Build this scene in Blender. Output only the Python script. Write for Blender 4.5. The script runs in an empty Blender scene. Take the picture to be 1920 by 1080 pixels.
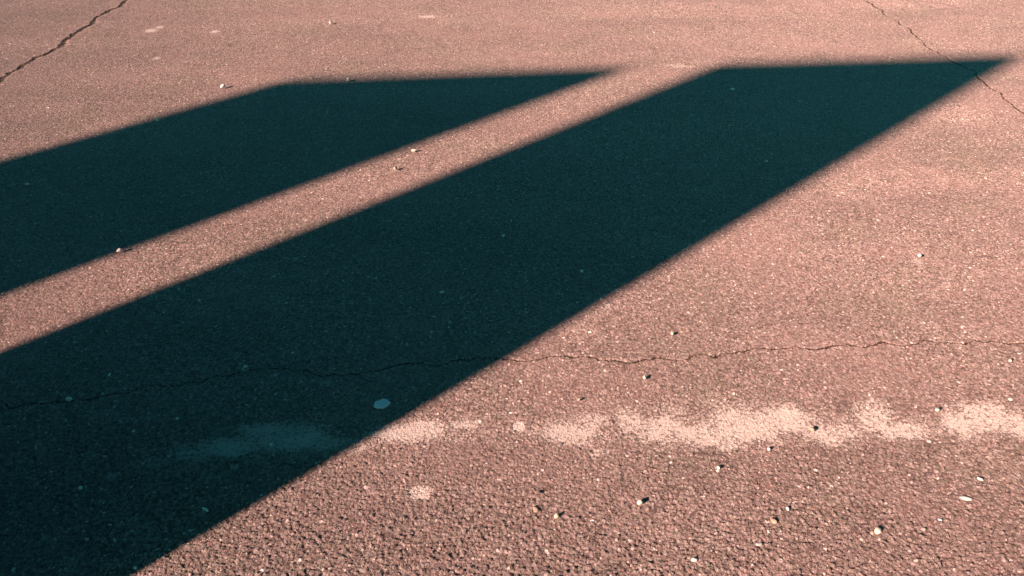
import bpy, bmesh, math, random
import numpy as np
from mathutils import Vector, Matrix, noise as mnoise

C = bpy.context.scene.collection
# ------------------------------------------------------------------ camera
F, CX, CY = 1550.0, 960.0, 540.0          # focal length and centre in photo pixels
PITCH = math.atan((540 + 455) / F)        # horizon lies 455 px above the frame
H = 1.45
cam = bpy.data.cameras.new('camera')
cam.sensor_width = 36.0
cam.lens = F / 1920 * 36
cam.clip_start, cam.clip_end = 0.02, 1000
cam_ob = bpy.data.objects.new('camera', cam)
cam_ob.location = (0, 0, H)
cam_ob.rotation_euler = (math.pi / 2 - PITCH, 0, 0)
C.objects.link(cam_ob)
bpy.context.scene.camera = cam_ob

# ------------------------------------------------------------------ light
SUN_EL = math.radians(24)
SUN_AZ = math.atan((2850 - CX) * math.cos(PITCH) / F)    # shadows run this far to the right of straight ahead
SKY = (0.088, 0.395, 0.360)
world = bpy.data.worlds.new('World'); bpy.context.scene.world = world
world.use_nodes = True
wn, wl = world.node_tree.nodes, world.node_tree.links
wn.clear()
sky = wn.new('ShaderNodeTexSky'); sky.sky_type = 'NISHITA'; sky.sun_disc = False
sky.sun_elevation = SUN_EL
sky.sun_rotation = SUN_AZ + math.pi       # sun stands behind the camera, to the left
sky.altitude = 200
tint = wn.new('ShaderNodeMix'); tint.data_type = 'RGBA'; tint.blend_type = 'MULTIPLY'
tint.inputs[0].default_value = 1.0
tint.inputs[7].default_value = (*SKY, 1)
bg = wn.new('ShaderNodeBackground'); bg.inputs['Strength'].default_value = 0.05
out = wn.new('ShaderNodeOutputWorld')
wl.new(sky.outputs[0], tint.inputs[6]); wl.new(tint.outputs[2], bg.inputs[0]); wl.new(bg.outputs[0], out.inputs[0])

sun = bpy.data.lights.new('sun', 'SUN')
sun.energy = 5.0
sun.angle = math.radians(1.5)
sun.color = (1.0, 0.63, 0.515)
sun_ob = bpy.data.objects.new('sun', sun)
light_dir = Vector((math.sin(SUN_AZ) * math.cos(SUN_EL), math.cos(SUN_AZ) * math.cos(SUN_EL), -math.sin(SUN_EL)))
sun_ob.rotation_euler = light_dir.to_track_quat('-Z', 'Y').to_euler()
sun_ob.location = (-4, -4, 6)
C.objects.link(sun_ob)
vs = bpy.context.scene.view_settings
vs.view_transform = 'Standard'; vs.look = 'None'; vs.exposure = 1.5; vs.gamma = 1; vs.use_curve_mapping = False

# ------------------------------------------------------------------ helpers
def at(px, py):
    """point of the ground seen at a pixel of the photograph"""
    r, u = px - CX, CY - py
    fwd = F * math.cos(PITCH) + u * math.sin(PITCH)
    dn = F * math.sin(PITCH) - u * math.cos(PITCH)
    return (r / dn * H, fwd / dn * H)

def px_size(px, py):
    x, y = at(px, py)
    return math.sqrt(x * x + y * y + H * H) / math.sqrt(F * F + (px - CX) ** 2 + (py - CY) ** 2)

def sin_dep(px, py):
    x, y = at(px, py)
    return H / math.sqrt(x * x + y * y + H * H)

def tag(o, label=None, cat=None, group=None, kind=None):
    if label: o['label'] = label
    if cat: o['category'] = cat
    if group: o['group'] = group
    if kind: o['kind'] = kind
    return o

def smooth(a, b, x):
    t = np.clip((x - a) / (b - a), 0, 1)
    return t * t * (3 - 2 * t)

class N:
    """small node-tree writer"""
    def __init__(self, mat):
        mat.use_nodes = True
        self.t = mat.node_tree; self.t.nodes.clear()
    def __call__(self, typ, props=None, **ins):
        n = self.t.nodes.new(typ)
        for k, v in (props or {}).items(): setattr(n, k, v)
        for k, v in ins.items():
            key = int(k[1:]) if k[0] == 'i' and k[1:].isdigit() else k.replace('_', ' ')
            self.put(n.inputs[key], v)
        return n
    def put(self, sock, v):
        if isinstance(v, bpy.types.NodeSocket): self.t.links.new(v, sock)
        else: sock.default_value = v
    def math(self, op, a, b=0.0, c=0.0, clamp=False):
        n = self('ShaderNodeMath', {'operation': op, 'use_clamp': clamp}, i0=a, i1=b, i2=c)
        return n.outputs[0]
    def step(self, lo, hi, v, a=0.0, b=1.0):
        n = self('ShaderNodeMapRange', {'interpolation_type': 'SMOOTHSTEP'}, i0=v, i1=lo, i2=hi, i3=a, i4=b)
        return n.outputs[0]
    def mix(self, f, a, b, blend='MIX'):
        n = self('ShaderNodeMix', {'data_type': 'RGBA', 'blend_type': blend}, i0=f, i6=a, i7=b)
        return n.outputs[2]

# ------------------------------------------------------------------ asphalt material
def asphalt_material():
    m = bpy.data.materials.new('aged_asphalt')
    g = N(m)
    geo = g('ShaderNodeNewGeometry')
    tc = g('ShaderNodeTexCoord').outputs['Object']
    def noise(scale, detail=3, rough=0.55, vec=tc, dist=0.0):
        return g('ShaderNodeTexNoise', {'noise_dimensions': '3D'}, Vector=vec, Scale=scale, Detail=detail, Roughness=rough, Distortion=dist).outputs[0]
    # warped coordinates keep the stones from lying on a grid
    wv = g('ShaderNodeTexNoise', Vector=tc, Scale=55.0, Detail=2.0).outputs['Color']
    w = g('ShaderNodeVectorMath', {'operation': 'MULTIPLY_ADD'}, i0=wv, i1=(0.006, 0.006, 0.0), i2=tc).outputs[0]
    flat = g('ShaderNodeVectorMath', {'operation': 'MULTIPLY'}, i0=w, i1=(1, 1, 0)).outputs[0]
    v1 = g('ShaderNodeTexVoronoi', {'feature': 'F1', 'voronoi_dimensions': '2D'}, Vector=flat, Scale=118.0)
    v2 = g('ShaderNodeTexVoronoi', {'feature': 'F1', 'voronoi_dimensions': '2D'}, Vector=flat, Scale=240.0)
    v3 = g('ShaderNodeTexVoronoi', {'feature': 'F1', 'voronoi_dimensions': '2D'}, Vector=flat, Scale=64.0)
    d1, d2, d3 = v1.outputs['Distance'], v2.outputs['Distance'], v3.outputs['Distance']
    c1 = g('ShaderNodeSeparateColor', i0=v1.outputs['Color'])
    c2 = g('ShaderNodeSeparateColor', i0=v2.outputs['Color'])
    c3 = g('ShaderNodeSeparateColor', i0=v3.outputs['Color'])
    dome1 = g.math('SUBTRACT', 1.0, g.math('POWER', d1, 1.6))
    dome2 = g.math('SUBTRACT', 1.0, g.math('POWER', d2, 1.5))
    stone = g.math('MULTIPLY', dome1, g.math('MULTIPLY_ADD', c1.outputs[0], 0.9, 0.25))
    fine = g.math('MULTIPLY', dome2, g.math('MULTIPLY_ADD', c2.outputs[0], 0.7, 0.2))
    n_mid = noise(95.0, 5, 0.66)
    n_low = noise(9.0, 3)
    crack = g('ShaderNodeAttribute', {'attribute_name': 'crack'}).outputs['Fac']
    chalk_a = g('ShaderNodeAttribute', {'attribute_name': 'chalk'}).outputs['Fac']
    rough_a = g('ShaderNodeAttribute', {'attribute_name': 'coarse'}).outputs['Fac']
    # height in metres
    amp = g.math('MULTIPLY_ADD', rough_a, 0.0034, 0.0016)
    h = g.math('MULTIPLY', stone, amp)
    h = g.math('MULTIPLY_ADD', fine, 0.0009, h)
    h = g.math('ADD', h, g.math('MULTIPLY', n_mid, g.math('MULTIPLY_ADD', rough_a, 0.0084, 0.0052)))
    h = g.math('MULTIPLY_ADD', n_low, 0.0030, h)
    # ---- colour of the stones and the binder
    tone = g.math('ADD', g.math('MULTIPLY', c1.outputs[1], 0.55), g.math('MULTIPLY', c2.outputs[1], 0.45))
    ramp = g('ShaderNodeValToRGB', i0=tone)
    cr = ramp.color_ramp
    cr.elements[0].position = 0.05; cr.elements[0].color = (0.060, 0.041, 0.036, 1)
    cr.elements[1].position = 0.97; cr.elements[1].color = (0.44, 0.365, 0.335, 1)
    for p, c in ((0.30, (0.165, 0.122, 0.110, 1)), (0.55, (0.235, 0.180, 0.165, 1)), (0.8, (0.325, 0.262, 0.242, 1))):
        e = cr.elements.new(p); e.color = c
    col = ramp.outputs[0]
    # a few stones lean red, a few grey green
    col = g.mix(g.step(0.80, 0.95, c1.outputs[2], 0, 0.6), col, (0.30, 0.185, 0.165, 1))
    col = g.mix(g.step(0.20, 0.05, c1.outputs[2], 0, 0.55), col, (0.20, 0.19, 0.145, 1))
    # now and then a larger stone at the surface, pale or dark, and open pits
    big_stone = g.step(0.42, 0.30, d3)
    col = g.mix(g.math('MULTIPLY', big_stone, g.step(0.90, 0.93, c3.outputs[0], 0, 0.55)), col, (0.42, 0.36, 0.34, 1))
    col = g.mix(g.math('MULTIPLY', big_stone, g.step(0.10, 0.07, c3.outputs[0], 0, 0.50)), col, (0.10, 0.07, 0.06, 1))
    pit = g.math('MULTIPLY', g.step(0.45, 0.30, d2), g.step(0.15, 0.10, c2.outputs[0]))
    col = g.mix(g.math('MULTIPLY', pit, 0.9), col, (0.018, 0.012, 0.010, 1))
    h = g.math('MULTIPLY_ADD', pit, -0.0022, h)
    # dark binder in the hollows
    hollow = g.step(0.45, 0.80, d1, 0, 0.70)
    col = g.mix(hollow, col, (0.060, 0.042, 0.036, 1))
    # small white specks strewn over everything, denser in some places
    vsp = g('ShaderNodeTexVoronoi', {'feature': 'F1', 'voronoi_dimensions': '2D'}, Vector=flat, Scale=38.0)
    csp = g('ShaderNodeSeparateColor', i0=vsp.outputs['Color'])
    rad = g.math('MULTIPLY_ADD', g.math('POWER', csp.outputs[0], 3.0), 0.13, 0.045)
    spk = g.math('MULTIPLY', g.math('LESS_THAN', vsp.outputs['Distance'], rad), g.step(0.60, 0.66, g.math('MULTIPLY_ADD', noise(4.0, 2), 0.25, g.math('MULTIPLY', csp.outputs[1], 0.75))))
    col = g.mix(g.math('MULTIPLY', spk, g.math('MULTIPLY_ADD', csp.outputs[2], 0.6, 0.4)), col, (0.85, 0.78, 0.74, 1))
    # sparse pale chips
    chip = g.math('MULTIPLY', g.step(0.955, 0.97, c2.outputs[2]), g.step(0.42, 0.30, d2))
    chip1 = g.math('MULTIPLY', g.step(0.985, 0.990, c1.outputs[2]), g.step(0.40, 0.30, d1))
    col = g.mix(g.math('MAXIMUM', g.math('MULTIPLY', chip, 0.85), chip1), col, (0.66, 0.57, 0.53, 1))
    # broad patches: worn, dusty, stained, plus brightness painted into the left strip
    sv = g('ShaderNodeMapping', Vector=tc, Scale=(0.55, 1.5, 1.0)).outputs[0]
    big = noise(1.5, 5, 0.55, sv)
    mid = noise(5.5, 4, 0.6, tc)
    br = g.math('MULTIPLY_ADD', g.math('SUBTRACT', big, 0.5), 0.7, 1.0)
    br = g.math('MULTIPLY_ADD', g.math('SUBTRACT', mid, 0.5), 0.28, br)
    dust_light_a = g('ShaderNodeAttribute', {'attribute_name': 'dust_light'}).outputs['Fac']
    dmask = g.math('MULTIPLY', dust_light_a, g.step(0.30, 0.70, noise(14.0, 5, 0.65)))
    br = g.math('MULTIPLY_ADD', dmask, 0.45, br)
    br = g.math('MULTIPLY', br, g.step(0.25, 0.95, rough_a, 0.95, 0.90))      # the strip nearest the chalk line's lower side is a darker mix
    comb = g('ShaderNodeCombineColor', i0=br, i1=br, i2=br).outputs[0]
    col = g.mix(1.0, col, comb, 'MULTIPLY')
    huev = noise(2.6, 3, 0.5, g('ShaderNodeMapping', Vector=tc, Location=(7, 3, 0)).outputs[0])
    col = g.mix(g.step(0.35, 0.70, huev, 0, 0.30), col, (0.27, 0.19, 0.175, 1))
    col = g.mix(g.step(0.50, 0.30, huev, 0, 0.22), col, (0.21, 0.18, 0.14, 1))
    # ---- chalk: dry white residue that clings to the high stones
    cn = noise(16.0, 8, 0.72)
    cn2 = noise(260.0, 2, 0.6)
    cm = g.math('ADD', chalk_a, g.math('MULTIPLY', g.math('SUBTRACT', cn, 0.5), 1.7))
    cm = g.math('ADD', cm, g.math('MULTIPLY', g.math('SUBTRACT', cn2, 0.5), 0.9))
    cm = g.math('SUBTRACT', cm, g.math('MULTIPLY', g.step(0.30, 0.75, d1), 0.45))
    cm = g.math('SUBTRACT', cm, g.step(0.62, 0.85, c1.outputs[0], 0.0, 0.28))      # some stones stay bare
    cm = g.math('SUBTRACT', cm, g.math('MULTIPLY', pit, 0.6))
    cm = g.math('ADD', cm, 0.15)
    cm = g.math('MULTIPLY', g.step(0.05, 0.95, cm), g.step(0.02, 0.15, chalk_a))
    col = g.mix(g.math('MULTIPLY', cm, 0.78), col, (0.53, 0.485, 0.450, 1))
    # the residue levels the hollows a little
    h = g.math('MULTIPLY', h, g.math('MULTIPLY_ADD', cm, -0.35, 1.0))
    # ---- cracks hold dark dirt
    crack = g.step(0.32, 0.62, g.math('MULTIPLY_ADD', g.math('SUBTRACT', noise(95.0, 4, 0.7), 0.5), g.math('MULTIPLY', crack, 1.1), crack))
    col = g.mix(g.math('MULTIPLY', crack, 0.95), col, g.mix(g.step(0.50, 0.66, noise(30.0, 4, 0.7)), (0.035, 0.022, 0.013, 1), (0.17, 0.12, 0.085, 1)))
    bs = g('ShaderNodeBsdfPrincipled', Base_Color=col, Roughness=0.42)
    bs.inputs['Specular IOR Level'].default_value = 0.5
    bs.inputs['Diffuse Roughness'].default_value = 1.0
    disp = g('ShaderNodeDisplacement', Height=h, Midlevel=0.0086, Scale=1.0)
    o = g('ShaderNodeOutputMaterial')
    g.t.links.new(bs.outputs[0], o.inputs[0]); g.t.links.new(disp.outputs[0], o.inputs[2])
    m.displacement_method = 'BOTH'
    return m

# ------------------------------------------------------------------ the ground, one sheet out to the horizon
rows = []
y = 0.70
while y < 6.9:
    rows.append(y)
    y += min(0.0075, 0.58 * (y * y + H * H) / (827 * H))
rows = np.array(rows)
back = 0.70 - np.array([0.03, .1, .3, .8, 2, 4, 8, 16, 40, 100])[::-1]
front = 6.9 + np.array([0.05, .15, .4, 1, 2, 4, 8, 16, 40, 100, 250])
ys = np.concatenate([back, rows, front])
w = np.clip(1.32 + 0.53 * (ys - 1.14), 1.12, 4.6)
NC = 1700
u = np.linspace(-1, 1, NC)
side = np.array([0.03, .1, .3, .8, 2, 4, 8, 16, 40, 100, 250])
X = np.concatenate([-(w[:, None] + side[::-1][None]), w[:, None] * u[None], w[:, None] + side[None]], axis=1)
Y = np.repeat(ys[:, None], X.shape[1], axis=1)
Z = np.zeros_like(X)
NR, NCt = X.shape
crackA = np.zeros_like(X, dtype=np.float32)
chalkA = np.zeros_like(X, dtype=np.float32)
dustLightA = np.zeros_like(X, dtype=np.float32)

rng = random.Random(11)
def jag(pts, depth, amp):
    """break a polyline into a ragged one"""
    for _ in range(depth):
        new = [pts[0]]
        for a, b in zip(pts, pts[1:]):
            dx, dy = b[0] - a[0], b[1] - a[1]
            L = math.hypot(dx, dy) or 1e-6
            k = rng.gauss(0, amp) * L
            new.append(((a[0] + b[0]) / 2 - dy / L * k, (a[1] + b[1]) / 2 + dx / L * k))
            new.append(b)
        pts = new
    return pts

def carve(pixels, width, depth, vary=0.5, jd=3, ja=0.12, gaps=0.0, strength=1.0):
    pts = jag([at(*p) for p in pixels], jd, ja)
    wa = width
    for i, (a, b) in enumerate(zip(pts, pts[1:])):
        wa = 0.6 * wa + 0.4 * width * (1 + vary * rng.uniform(-1, 1.3))
        wd = max(wa, width * 0.25)
        if rng.random() < gaps: wd *= 0.35
        pad = wd * 2.5
        y0, y1 = min(a[1], b[1]) - pad, max(a[1], b[1]) + pad
        r0, r1 = np.searchsorted(ys, y0), np.searchsorted(ys, y1)
        if r1 <= r0: continue
        xs = X[r0:r1]; yy = Y[r0:r1]
        dx, dy = b[0] - a[0], b[1] - a[1]
        t = np.clip(((xs - a[0]) * dx + (yy - a[1]) * dy) / (dx * dx + dy * dy + 1e-12), 0, 1)
        d = np.hypot(xs - a[0] - t * dx, yy - a[1] - t * dy)
        m = 1 - smooth(wd * 0.35, wd * 0.75, d)
        crackA[r0:r1] = np.maximum(crackA[r0:r1], m * strength)
        dustLightA[r0:r1] = np.maximum(dustLightA[r0:r1], 0.75 * strength * (1 - smooth(wd * 0.6, wd * 2.4, d)))
        Z[r0:r1] = np.minimum(Z[r0:r1], -depth * m)

carve([(-80, 200), (0, 150), (35, 128), (60, 112), (100, 92), (118, 77), (150, 55), (172, 44), (200, 22), (235, 0), (330, -60)], 0.018, 0.005, 0.8, jd=4, ja=0.08)
carve([(1560, -40), (1600, -14), (1627, 2), (1655, 18), (1675, 32), (1705, 52), (1730, 75), (1768, 103), (1800, 121), (1838, 148), (1880, 180), (1920, 210), (2000, 262)], 0.008, 0.003, 0.7, ja=0.08, gaps=0.2)
C3 = [(-60, 745), (0, 750), (60, 756), (120, 752), (170, 748), (240, 735), (300, 721), (380, 715), (430, 703), (470, 692), (540, 690), (600, 703), (650, 703), (680, 698), (740, 684), (760, 681), (800, 682), (850, 674), (900, 668), (960, 672), (985, 676), (1010, 672), (1040, 665), (1100, 666), (1130, 674), (1180, 678), (1230, 668), (1285, 673), (1310, 661), (1370, 660), (1410, 651), (1460, 653), (1520, 653), (1560, 646), (1620, 649), (1700, 646), (1780, 640), (1830, 635), (1890, 643), (1960, 640), (2060, 632)]
carve(C3[:19], 0.0034, 0.003, 0.9, jd=4, ja=0.10, gaps=0.25, strength=0.8)
carve(C3[18:], 0.0040, 0.004, 0.9, jd=4, ja=0.08, gaps=0.3, strength=0.66)

def blob(arr, px, py, rx, ry, s=1.0):
    x, y_ = at(px, py); k = px_size(px, py)
    ax, ay = rx * k, ry * k / sin_dep(px, py)
    r0, r1 = np.searchsorted(ys, y_ - 2 * ay), np.searchsorted(ys, y_ + 2 * ay)
    q = np.sqrt(((X[r0:r1] - x) / ax) ** 2 + ((Y[r0:r1] - y_) / ay) ** 2)
    arr[r0:r1] = np.maximum(arr[r0:r1], s * (1 - smooth(0.35, 1.45, q)))

for b in [(1065, 812, 55, 26, .95), (1110, 790, 40, 18, .7), (1180, 790, 35, 26, .8), (1240, 806, 60, 30, .95), (1130, 850, 30, 10, .5), (1310, 815, 60, 26, .95),
          (1390, 800, 75, 38, 1), (1370, 832, 40, 14, .8), (1470, 785, 70, 28, 1), (1345, 755, 22, 18, .45), (1560, 815, 60, 20, .85), (1640, 785, 45, 30, .9), (1640, 755, 22, 16, .5),
          (1690, 808, 60, 18, .85), (1800, 795, 40, 26, .95), (1850, 780, 60, 26, .95), (1930, 800, 50, 32, .9), (2010, 790, 60, 26, .8),
          (1150, 805, 180, 26, .42), (1480, 800, 260, 24, .45), (1760, 800, 120, 20, .35), (450, 845, 190, 22, .3), (820, 808, 120, 22, .35), (1240, 770, 40, 16, .4), (1420, 765, 60, 14, .5),
          (760, 812, 80, 17, 1.15), (800, 800, 50, 13, 1.0), (865, 797, 36, 12, .9), (670, 835, 40, 16, .6), (540, 820, 90, 27, 1.0), (500, 805, 55, 15, .9), (600, 830, 55, 18, 1.0), (430, 838, 75, 18, 1.1), (360, 850, 55, 14, .65),
          (300, 862, 45, 12, .45), (205, 893, 14, 8, .6), (972, 800, 12, 10, 2.0), (785, 925, 26, 14, 1.2), (1118, 857, 20, 8, .5),
          (610, 716, 9, 6, .6), (225, 790, 6, 4, .7), (55, 765, 10, 5, .5), (410, 895, 7, 5, .6), (538, 876, 8, 5, .6), (85, 1008, 9, 5, .6), (165, 1016, 5, 4, .5), (440, 875, 10, 6, .5),
          (282, 56, 13, 3, 1.0), (298, 50, 8, 2.5, .9), (402, 58, 10, 2.5, .9), (292, 108, 8, 2.5, .8), (800, 30, 18, 2.5, .9), (1270, 122, 22, 4, .6), (613, 279, 9, 5, .5),
          (1722, 490, 10, 8, .5), (1140, 572, 7, 5, .5)]:
    blob(chalkA, *b)
for b in [(350, 520, 420, 70, .55), (60, 590, 200, 60, .55), (1640, 345, 80, 16, .9), (1740, 330, 90, 18, .7), (1800, 215, 70, 16, .9), (1720, 600, 60, 10, .3), (1040, 690, 70, 24, 1), (1085, 625, 40, 16, .9), (1600, 360, 60, 14, .7), (1890, 330, 60, 20, .7),  # first two blobs paint extra brightness onto the sunlit left strip
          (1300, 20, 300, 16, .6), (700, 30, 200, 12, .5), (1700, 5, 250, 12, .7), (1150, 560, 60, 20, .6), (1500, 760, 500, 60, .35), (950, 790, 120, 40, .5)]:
    blob(dustLightA, *b)
# chips broken off along the old crack
coarse = np.clip(1.0 - (Y - 1.2) / 0.75, 0.0, 1.0).astype(np.float32) * 1.0

nv = NR * NCt
me = bpy.data.meshes.new('asphalt_ground')
co = np.stack([X, Y, Z], -1).reshape(-1, 3).astype(np.float32)
me.vertices.add(nv); me.vertices.foreach_set('co', co.ravel())
idx = np.arange(nv).reshape(NR, NCt)
quads = np.stack([idx[:-1, :-1], idx[:-1, 1:], idx[1:, 1:], idx[1:, :-1]], -1).reshape(-1, 4)
nq = len(quads)
me.loops.add(nq * 4); me.loops.foreach_set('vertex_index', quads.ravel().astype(np.int32))
me.polygons.add(nq); me.polygons.foreach_set('loop_start', (np.arange(nq) * 4).astype(np.int32))
me.update(calc_edges=True)
me.shade_smooth()
for nm, arr in (('crack', crackA), ('chalk', chalkA), ('dust_light', dustLightA), ('coarse', coarse)):
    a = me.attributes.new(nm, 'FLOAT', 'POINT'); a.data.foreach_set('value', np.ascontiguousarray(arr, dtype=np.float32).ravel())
me.materials.append(asphalt_material())
ground = bpy.data.objects.new('asphalt_ground', me); C.objects.link(ground)
tag(ground, 'cracked reddish asphalt with a smeared white chalky line', kind='structure')
BASE = 0.0022       # mean height of the stone tops above z = 0

# ------------------------------------------------------------------ two unseen panels added to cast the shadows across the asphalt
def concrete_material():
    m = bpy.data.materials.new('cast_concrete'); g = N(m)
    tc = g('ShaderNodeTexCoord').outputs['Object']
    n1 = g('ShaderNodeTexNoise', Vector=tc, Scale=2.2, Detail=6.0, Roughness=0.6).outputs[0]
    n2 = g('ShaderNodeTexNoise', Vector=tc, Scale=90.0, Detail=3.0).outputs[0]
    st = g('ShaderNodeMapping', Vector=tc, Scale=(9, 9, 0.5)).outputs[0]
    n3 = g('ShaderNodeTexNoise', Vector=st, Scale=1.0, Detail=4.0).outputs[0]
    col = g.mix(n1, (0.045, 0.044, 0.043, 1), (0.08, 0.078, 0.075, 1))  # kept dark so little bounce reaches the shade
    col = g.mix(g.step(0.55, 0.8, n3, 0, 0.5), col, (0.04, 0.038, 0.035, 1))
    bump = g('ShaderNodeBump', Strength=0.35, Distance=0.004, Height=n2)
    bs = g('ShaderNodeBsdfPrincipled', Base_Color=col, Roughness=0.85, Normal=bump.outputs[0])
    o = g('ShaderNodeOutputMaterial'); g.t.links.new(bs.outputs[0], o.inputs[0])
    return m
concrete = concrete_material()

WY = 0.78                                    # unseen row left of the camera, set close to block sky light too
TH = 0.04
def back_to_panels(px, py):
    x, y_ = at(px, py)
    t = (y_ - WY) / light_dir.y
    return x - light_dir.x * t, -light_dir.z * t
def foot(tip, low):
    """where the shadow edge through two ground points meets the row of panels"""
    (x0, y0), (x1, y1) = at(*tip), at(*low)
    return x0 + (x1 - x0) * (WY - y0) / (y1 - y0)
def shadow_panel(tl, bl, tr, br, label):
    (xa, za), (xb, zb) = back_to_panels(*tl), back_to_panels(*tr)
    fa, fb = foot(tl, bl), foot(tr, br)
    cx = (fa + fb) / 2
    me = bpy.data.meshes.new('shadow_panel'); bm = bmesh.new()
    vs_ = [bm.verts.new(c) for yy in (-TH / 2, TH / 2) for c in ((fa - cx, yy, -0.15), (fb - cx, yy, -0.15), (xb - cx, yy, zb), (xa - cx, yy, za))]
    bm.faces.new(vs_[3::-1]); bm.faces.new(vs_[4:])
    for i in range(4):
        j = (i + 1) % 4; bm.faces.new((vs_[i], vs_[j], vs_[4 + j], vs_[4 + i]))
    bmesh.ops.recalc_face_normals(bm, faces=bm.faces)
    bmesh.ops.bevel(bm, geom=bm.edges[:], offset=0.004, segments=2, affect='EDGES')
    bm.to_mesh(me); bm.free(); me.materials.append(concrete)
    o = bpy.data.objects.new('shadow_panel', me); C.objects.link(o); o.location = (cx, WY, 0)
    tag(o, label, 'wall panel', 'unseen shadow panels in a row')
    return (fa, fb, xa, xb, za, zb)
PANELS = [shadow_panel((538, 149), (0, 301), (1184, 125), (0, 553), 'unseen tall thin dark panel added to cast the left narrower shadow'),
          shadow_panel((1350, 119), (0, 661), (1924, 102), (228, 1083), 'unseen tall thin dark panel added to cast the right broader shadow')]
print('PANELS', PANELS)

# ------------------------------------------------------------------ pebbles, chips, gum
def stone_material(name, c, c2, rough=0.7):
    m = bpy.data.materials.new(name); g = N(m)
    tc = g('ShaderNodeTexCoord').outputs['Object']
    n1 = g('ShaderNodeTexNoise', Vector=tc, Scale=220.0, Detail=4.0, Roughness=0.6).outputs[0]
    col = g.mix(g.step(0.3, 0.7, n1), (*c, 1), (*c2, 1))
    bump = g('ShaderNodeBump', Strength=0.3, Distance=0.0006, Height=n1)
    bs = g('ShaderNodeBsdfPrincipled', Base_Color=col, Roughness=rough, Normal=bump.outputs[0])
    o = g('ShaderNodeOutputMaterial'); g.t.links.new(bs.outputs[0], o.inputs[0])
    return m
MATS = {'cream': stone_material('cream_stone', (0.78, 0.66, 0.50), (0.66, 0.54, 0.40)),
        'white': stone_material('white_stone', (0.82, 0.78, 0.72), (0.68, 0.63, 0.58)),
        'tan': stone_material('tan_stone', (0.52, 0.38, 0.27), (0.40, 0.28, 0.20)),
        'grey': stone_material('grey_stone', (0.45, 0.43, 0.41), (0.33, 0.31, 0.30)),
        'dark': stone_material('dark_stone', (0.12, 0.08, 0.06), (0.07, 0.05, 0.04)),
        'gum': stone_material('old_gum', (0.92, 0.84, 0.86), (0.78, 0.70, 0.73))}

def pebble(px, py, size, label, mat='cream', flat=0.8, elong=1.15, group=None, seed=None, kind='pebble', rot=None, sharp=0.25):
    """size = the pebble's width in photo pixels"""
    r = random.Random(seed if seed is not None else int(px * 7 + py))
    x, y_ = at(px, py); rad = size * px_size(px, py) / 2
    bm = bmesh.new(); bmesh.ops.create_icosphere(bm, subdivisions=3, radius=1)
    off = Vector((r.uniform(-9, 9), r.uniform(-9, 9), r.uniform(-9, 9)))
    cuts = [(Vector((r.gauss(0, 1), r.gauss(0, 1), r.gauss(0, 1))).normalized(), r.uniform(0.62, 0.88)) for _ in range(9)]
    for v in bm.verts:
        p = v.co.copy()
        for nrm, dd in cuts:                     # flattened facets with worn edges
            k = p.dot(nrm) - dd
            if k > 0: p -= nrm * k * 0.85
        p *= 1 + sharp * 0.5 * mnoise.noise(v.co * 1.3 + off)
        v.co = Vector((p.x * elong, p.y / elong, p.z * flat)) * rad
    me = bpy.data.meshes.new(kind); bm.to_mesh(me); bm.free(); me.shade_smooth()
    me.materials.append(MATS[mat])
    o = bpy.data.objects.new(kind, me); C.objects.link(o)
    zmin = min(v.co.z for v in me.vertices)
    o.location = (x, y_, BASE - zmin * 0.92)
    o.rotation_euler = (0, 0, r.uniform(0, 6.28) if rot is None else rot)
    tag(o, label, 'stone' if kind == 'pebble' else 'chip', group)
    return o

P = 'pebbles scattered over the sunlit asphalt'
S = 'pebbles scattered in the shade'
D = 'stone chips lying flat on the asphalt'
pebble(1645, 1000, 15, 'largest cream teardrop pebble at the lower right with a long dark shadow', 'cream', .95, 1.1, P, rot=1.1)
pebble(1043, 972, 10, 'bright cream pebble lowest near the middle with a black shadow beside it', 'cream', 1.1, 1.0, P)
pebble(1199, 947, 11, 'round cream pebble sitting above a bare tan patch, lower middle', 'cream', 1.0, 1.0, P, sharp=.1)
pebble(1522, 809, 9, 'brown pebble lying in the middle of the white chalky band', 'tan', 1.0, 1.1, P)
pebble(1208, 711, 8, 'cream pebble between the long thin crack and the white band', 'cream', 1.0, 1.0, P)
pebble(1450, 979, 13, 'flat tan stone chip with a dark hollow behind it, lower right', 'tan', .5, 1.2, P)
pebble(1476, 957, 7, 'small pale pebble just above the flat tan chip', 'white', .9, 1.2, P)
pebble(1346, 880, 8, 'small white pebble under the widest part of the white band', 'white', .9, 1.1, P)
pebble(1441, 845, 7, 'tiny pale pebble touching the lower edge of the white band', 'white', .9, 1.0, P)
pebble(1756, 772, 8, 'small white pebble in the break of the white band at right', 'white', .9, 1.3, P)
pebble(1301, 1053, 10, 'small white pebble nearest the bottom edge of the sunlit ground', 'white', .8, 1.3, P)
pebble(742, 319, 8, 'tan pebble in the sunlit strip between the two shadows', 'tan', .9, 1.3, P)
pebble(776, 285, 7, 'cream pebble in the sunlit strip closest to the left shadow', 'cream', .8, 1.4, P)
pebble(419, 165, 9, 'white pebble alone on the far asphalt above the left shadow slope', 'white', .8, 1.3, P)
pebble(653, 152, 8, 'white pebble on the top edge of the left shadow', 'white', .8, 1.2, P)
pebble(620, 45, 7, 'small white pebble farthest away at the top of the asphalt', 'white', .8, 1.3, P)
pebble(1723, 482, 7, 'small white pebble on bare sunlit asphalt right of the broad shadow', 'white', .9, 1.1, P)
pebble(1893, 679, 7, 'small cream pebble at the right edge below the thin crack', 'cream', .9, 1.1, P)
pebble(1260, 628, 6, 'tiny cream pebble just above the middle of the thin crack', 'cream', .9, 1.1, P)
pebble(225, 473, 9, 'pale pebble at the lower edge of the left shadow', 'white', .8, 1.2, P)
pebble(1837, 901, 8, 'small pale pebble above the long white chip at lower right', 'white', .6, 1.5, P, rot=-.6)
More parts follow.
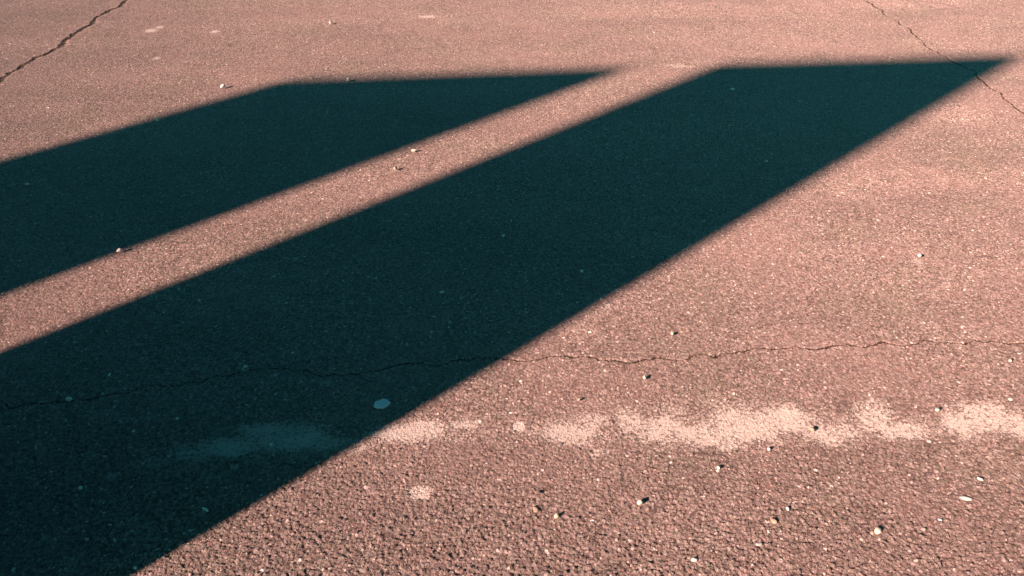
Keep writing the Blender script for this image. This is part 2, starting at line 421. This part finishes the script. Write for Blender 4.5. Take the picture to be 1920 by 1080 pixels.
pebble(1762, 977, 7, 'small pinkish white pebble right of the largest pebble', 'white', .6, 1.1, P)
pebble(1085, 752, 6, 'tiny tan pebble between the shadow edge and the white band', 'tan', .9, 1.0, P)
pebble(1010, 926, 7, 'dark brown stone half sunk above the bright cream pebble', 'dark', .8, 1.4, P)
pebble(1810, 937, 15, 'long flat white stone chip at the lower right', 'white', .28, 1.5, D, kind='stone_chip', rot=-.25)
pebble(1004, 957, 13, 'flat greyish tan stone chip left of the bright cream pebble', 'tan', .25, 1.3, D, kind='stone_chip')
pebble(1422, 1023, 12, 'flat grey stone chip at the bottom right of the sunlit ground', 'grey', .4, 1.3, D, kind='stone_chip')
# in the shade
pebble(131, 752, 12, 'largest white pebble in the shade, on the thin crack at far left', 'white', .7, 1.25, S, rot=-.2)
pebble(152, 918, 8, 'white pebble in the dark lower left corner area', 'white', .8, 1.1, S, rot=.4)
pebble(333, 787, 6, 'small white pebble above the left end of the shaded chalk smear', 'white', .8, 1.0, S)
pebble(386, 958, 11, 'thin white chip in the shade near the lower shadow edge', 'white', .4, 1.7, S, rot=-.5)
pebble(509, 836, 7, 'small white pebble on the shaded chalk smear', 'white', .8, 1.1, S)
pebble(251, 811, 6, 'tiny white chip left above the shaded chalk smear', 'white', .6, 1.4, S)
pebble(944, 445, 7, 'white pebble in the middle of the broad shadow', 'white', .8, 1.2, S)
pebble(829, 550, 8, 'bright white pebble in the broad shadow below the middle', 'white', .6, 1.3, S)
pebble(705, 525, 7, 'greyish pebble left of the bright white one in the broad shadow', 'grey', .8, 1.0, S)
pebble(763, 649, 7, 'greyish pebble in the broad shadow just above the thin crack', 'grey', .8, 1.0, S)
pebble(460, 690, 7, 'upper one of two pale pebbles touching on the shaded crack', 'white', .8, 1.0, S)
pebble(456, 696, 8, 'lower one of two pale pebbles touching on the shaded crack', 'grey', .8, 1.0, S)
pebble(555, 489, 8, 'grey pebble near the upper edge of the broad shadow', 'grey', .8, 1.0, S)
pebble(374, 566, 6, 'white pebble in the broad shadow just below the sunlit strip', 'white', .8, 1.2, S)
pebble(206, 705, 7, 'small white chip above the left end of the shaded crack', 'white', .6, 1.4, S)
pebble(52, 348, 8, 'pale chip at the far left inside the left shadow', 'white', .6, 1.4, S)
pebble(164, 1015, 8, 'pale grey pebble nearest the bottom left corner', 'grey', .8, 1.2, S)
pebble(216, 1015, 7, 'small grey pebble right of the corner one at bottom left', 'grey', .8, 1.2, S)
pebble(1091, 511, 7, 'pale pebble in the broad shadow close to its right edge', 'white', .8, 1.2, S)
pebble(1373, 170, 7, 'white pebble near the top of the broad shadow', 'white', .8, 1.3, S)
pebble(1437, 305, 6, 'tiny pale pebble in the upper part of the broad shadow', 'white', .8, 1.2, S)
pebble(1320, 417, 6, 'tiny grey pebble beside the right edge of the broad shadow', 'grey', .8, 1.2, S)
pebble(297, 228, 7, 'pale pebble on the upper sloping edge of the left shadow', 'white', .8, 1.2, S)
pebble(207, 987, 6, 'small white pebble in the black lower left corner above two grey ones', 'grey', .8, 1.2, S)
pebble(254, 1067, 8, 'pale chip on the shadow edge at the very bottom of the frame', 'white', .5, 1.3, S)

def gum(px, py, wpx, label):
    x, y_ = at(px, py); r0 = wpx * px_size(px, py) / 2
    bm = bmesh.new(); n = 56; ring = []
    rr = random.Random(5)
    def rad(a):
        k = 1 + .07 * math.sin(2 * a + .7) + .045 * math.sin(5 * a + 1.2) + .03 * math.sin(9 * a) + .045 * rr.uniform(-1, 1)
        k -= .20 * math.exp(-((a - 2.35) / .16) ** 2)                      # a bite out of the far left rim
        return k * r0
    rads = [rad(i / n * 2 * math.pi) for i in range(n)]
    levels = [(1.0, -0.0020), (1.0, 0.0006), (0.96, 0.0013), (0.85, 0.0017), (0.6, 0.0019), (0.3, 0.0020)]
    for f, z in levels:
        ring.append([bm.verts.new((math.cos(i / n * 6.28318) * rads[i] * f, math.sin(i / n * 6.28318) * rads[i] * f * 1.0,
                     z + (0.00035 * mnoise.noise(Vector((math.cos(i / n * 6.283) * f * 3, math.sin(i / n * 6.283) * f * 3, 2.2))) if z > 0 else 0))) for i in range(n)])
    top = bm.verts.new((0, 0, 0.0020))
    for a, b in zip(ring, ring[1:]):
        for i in range(n): bm.faces.new((a[i], a[(i + 1) % n], b[(i + 1) % n], b[i]))
    for i in range(n): bm.faces.new((ring[-1][i], ring[-1][(i + 1) % n], top))
    bm.faces.new(list(reversed(ring[0])))
    me = bpy.data.meshes.new('chewing_gum'); bm.to_mesh(me); bm.free(); me.shade_smooth(); me.materials.append(MATS['gum'])
    o = bpy.data.objects.new('chewing_gum', me); C.objects.link(o); o.location = (x, y_, BASE)
    return tag(o, label, 'chewing gum')
gum(716, 758, 28, 'flattened pale lilac blob of old chewing gum in the shade near its edge')
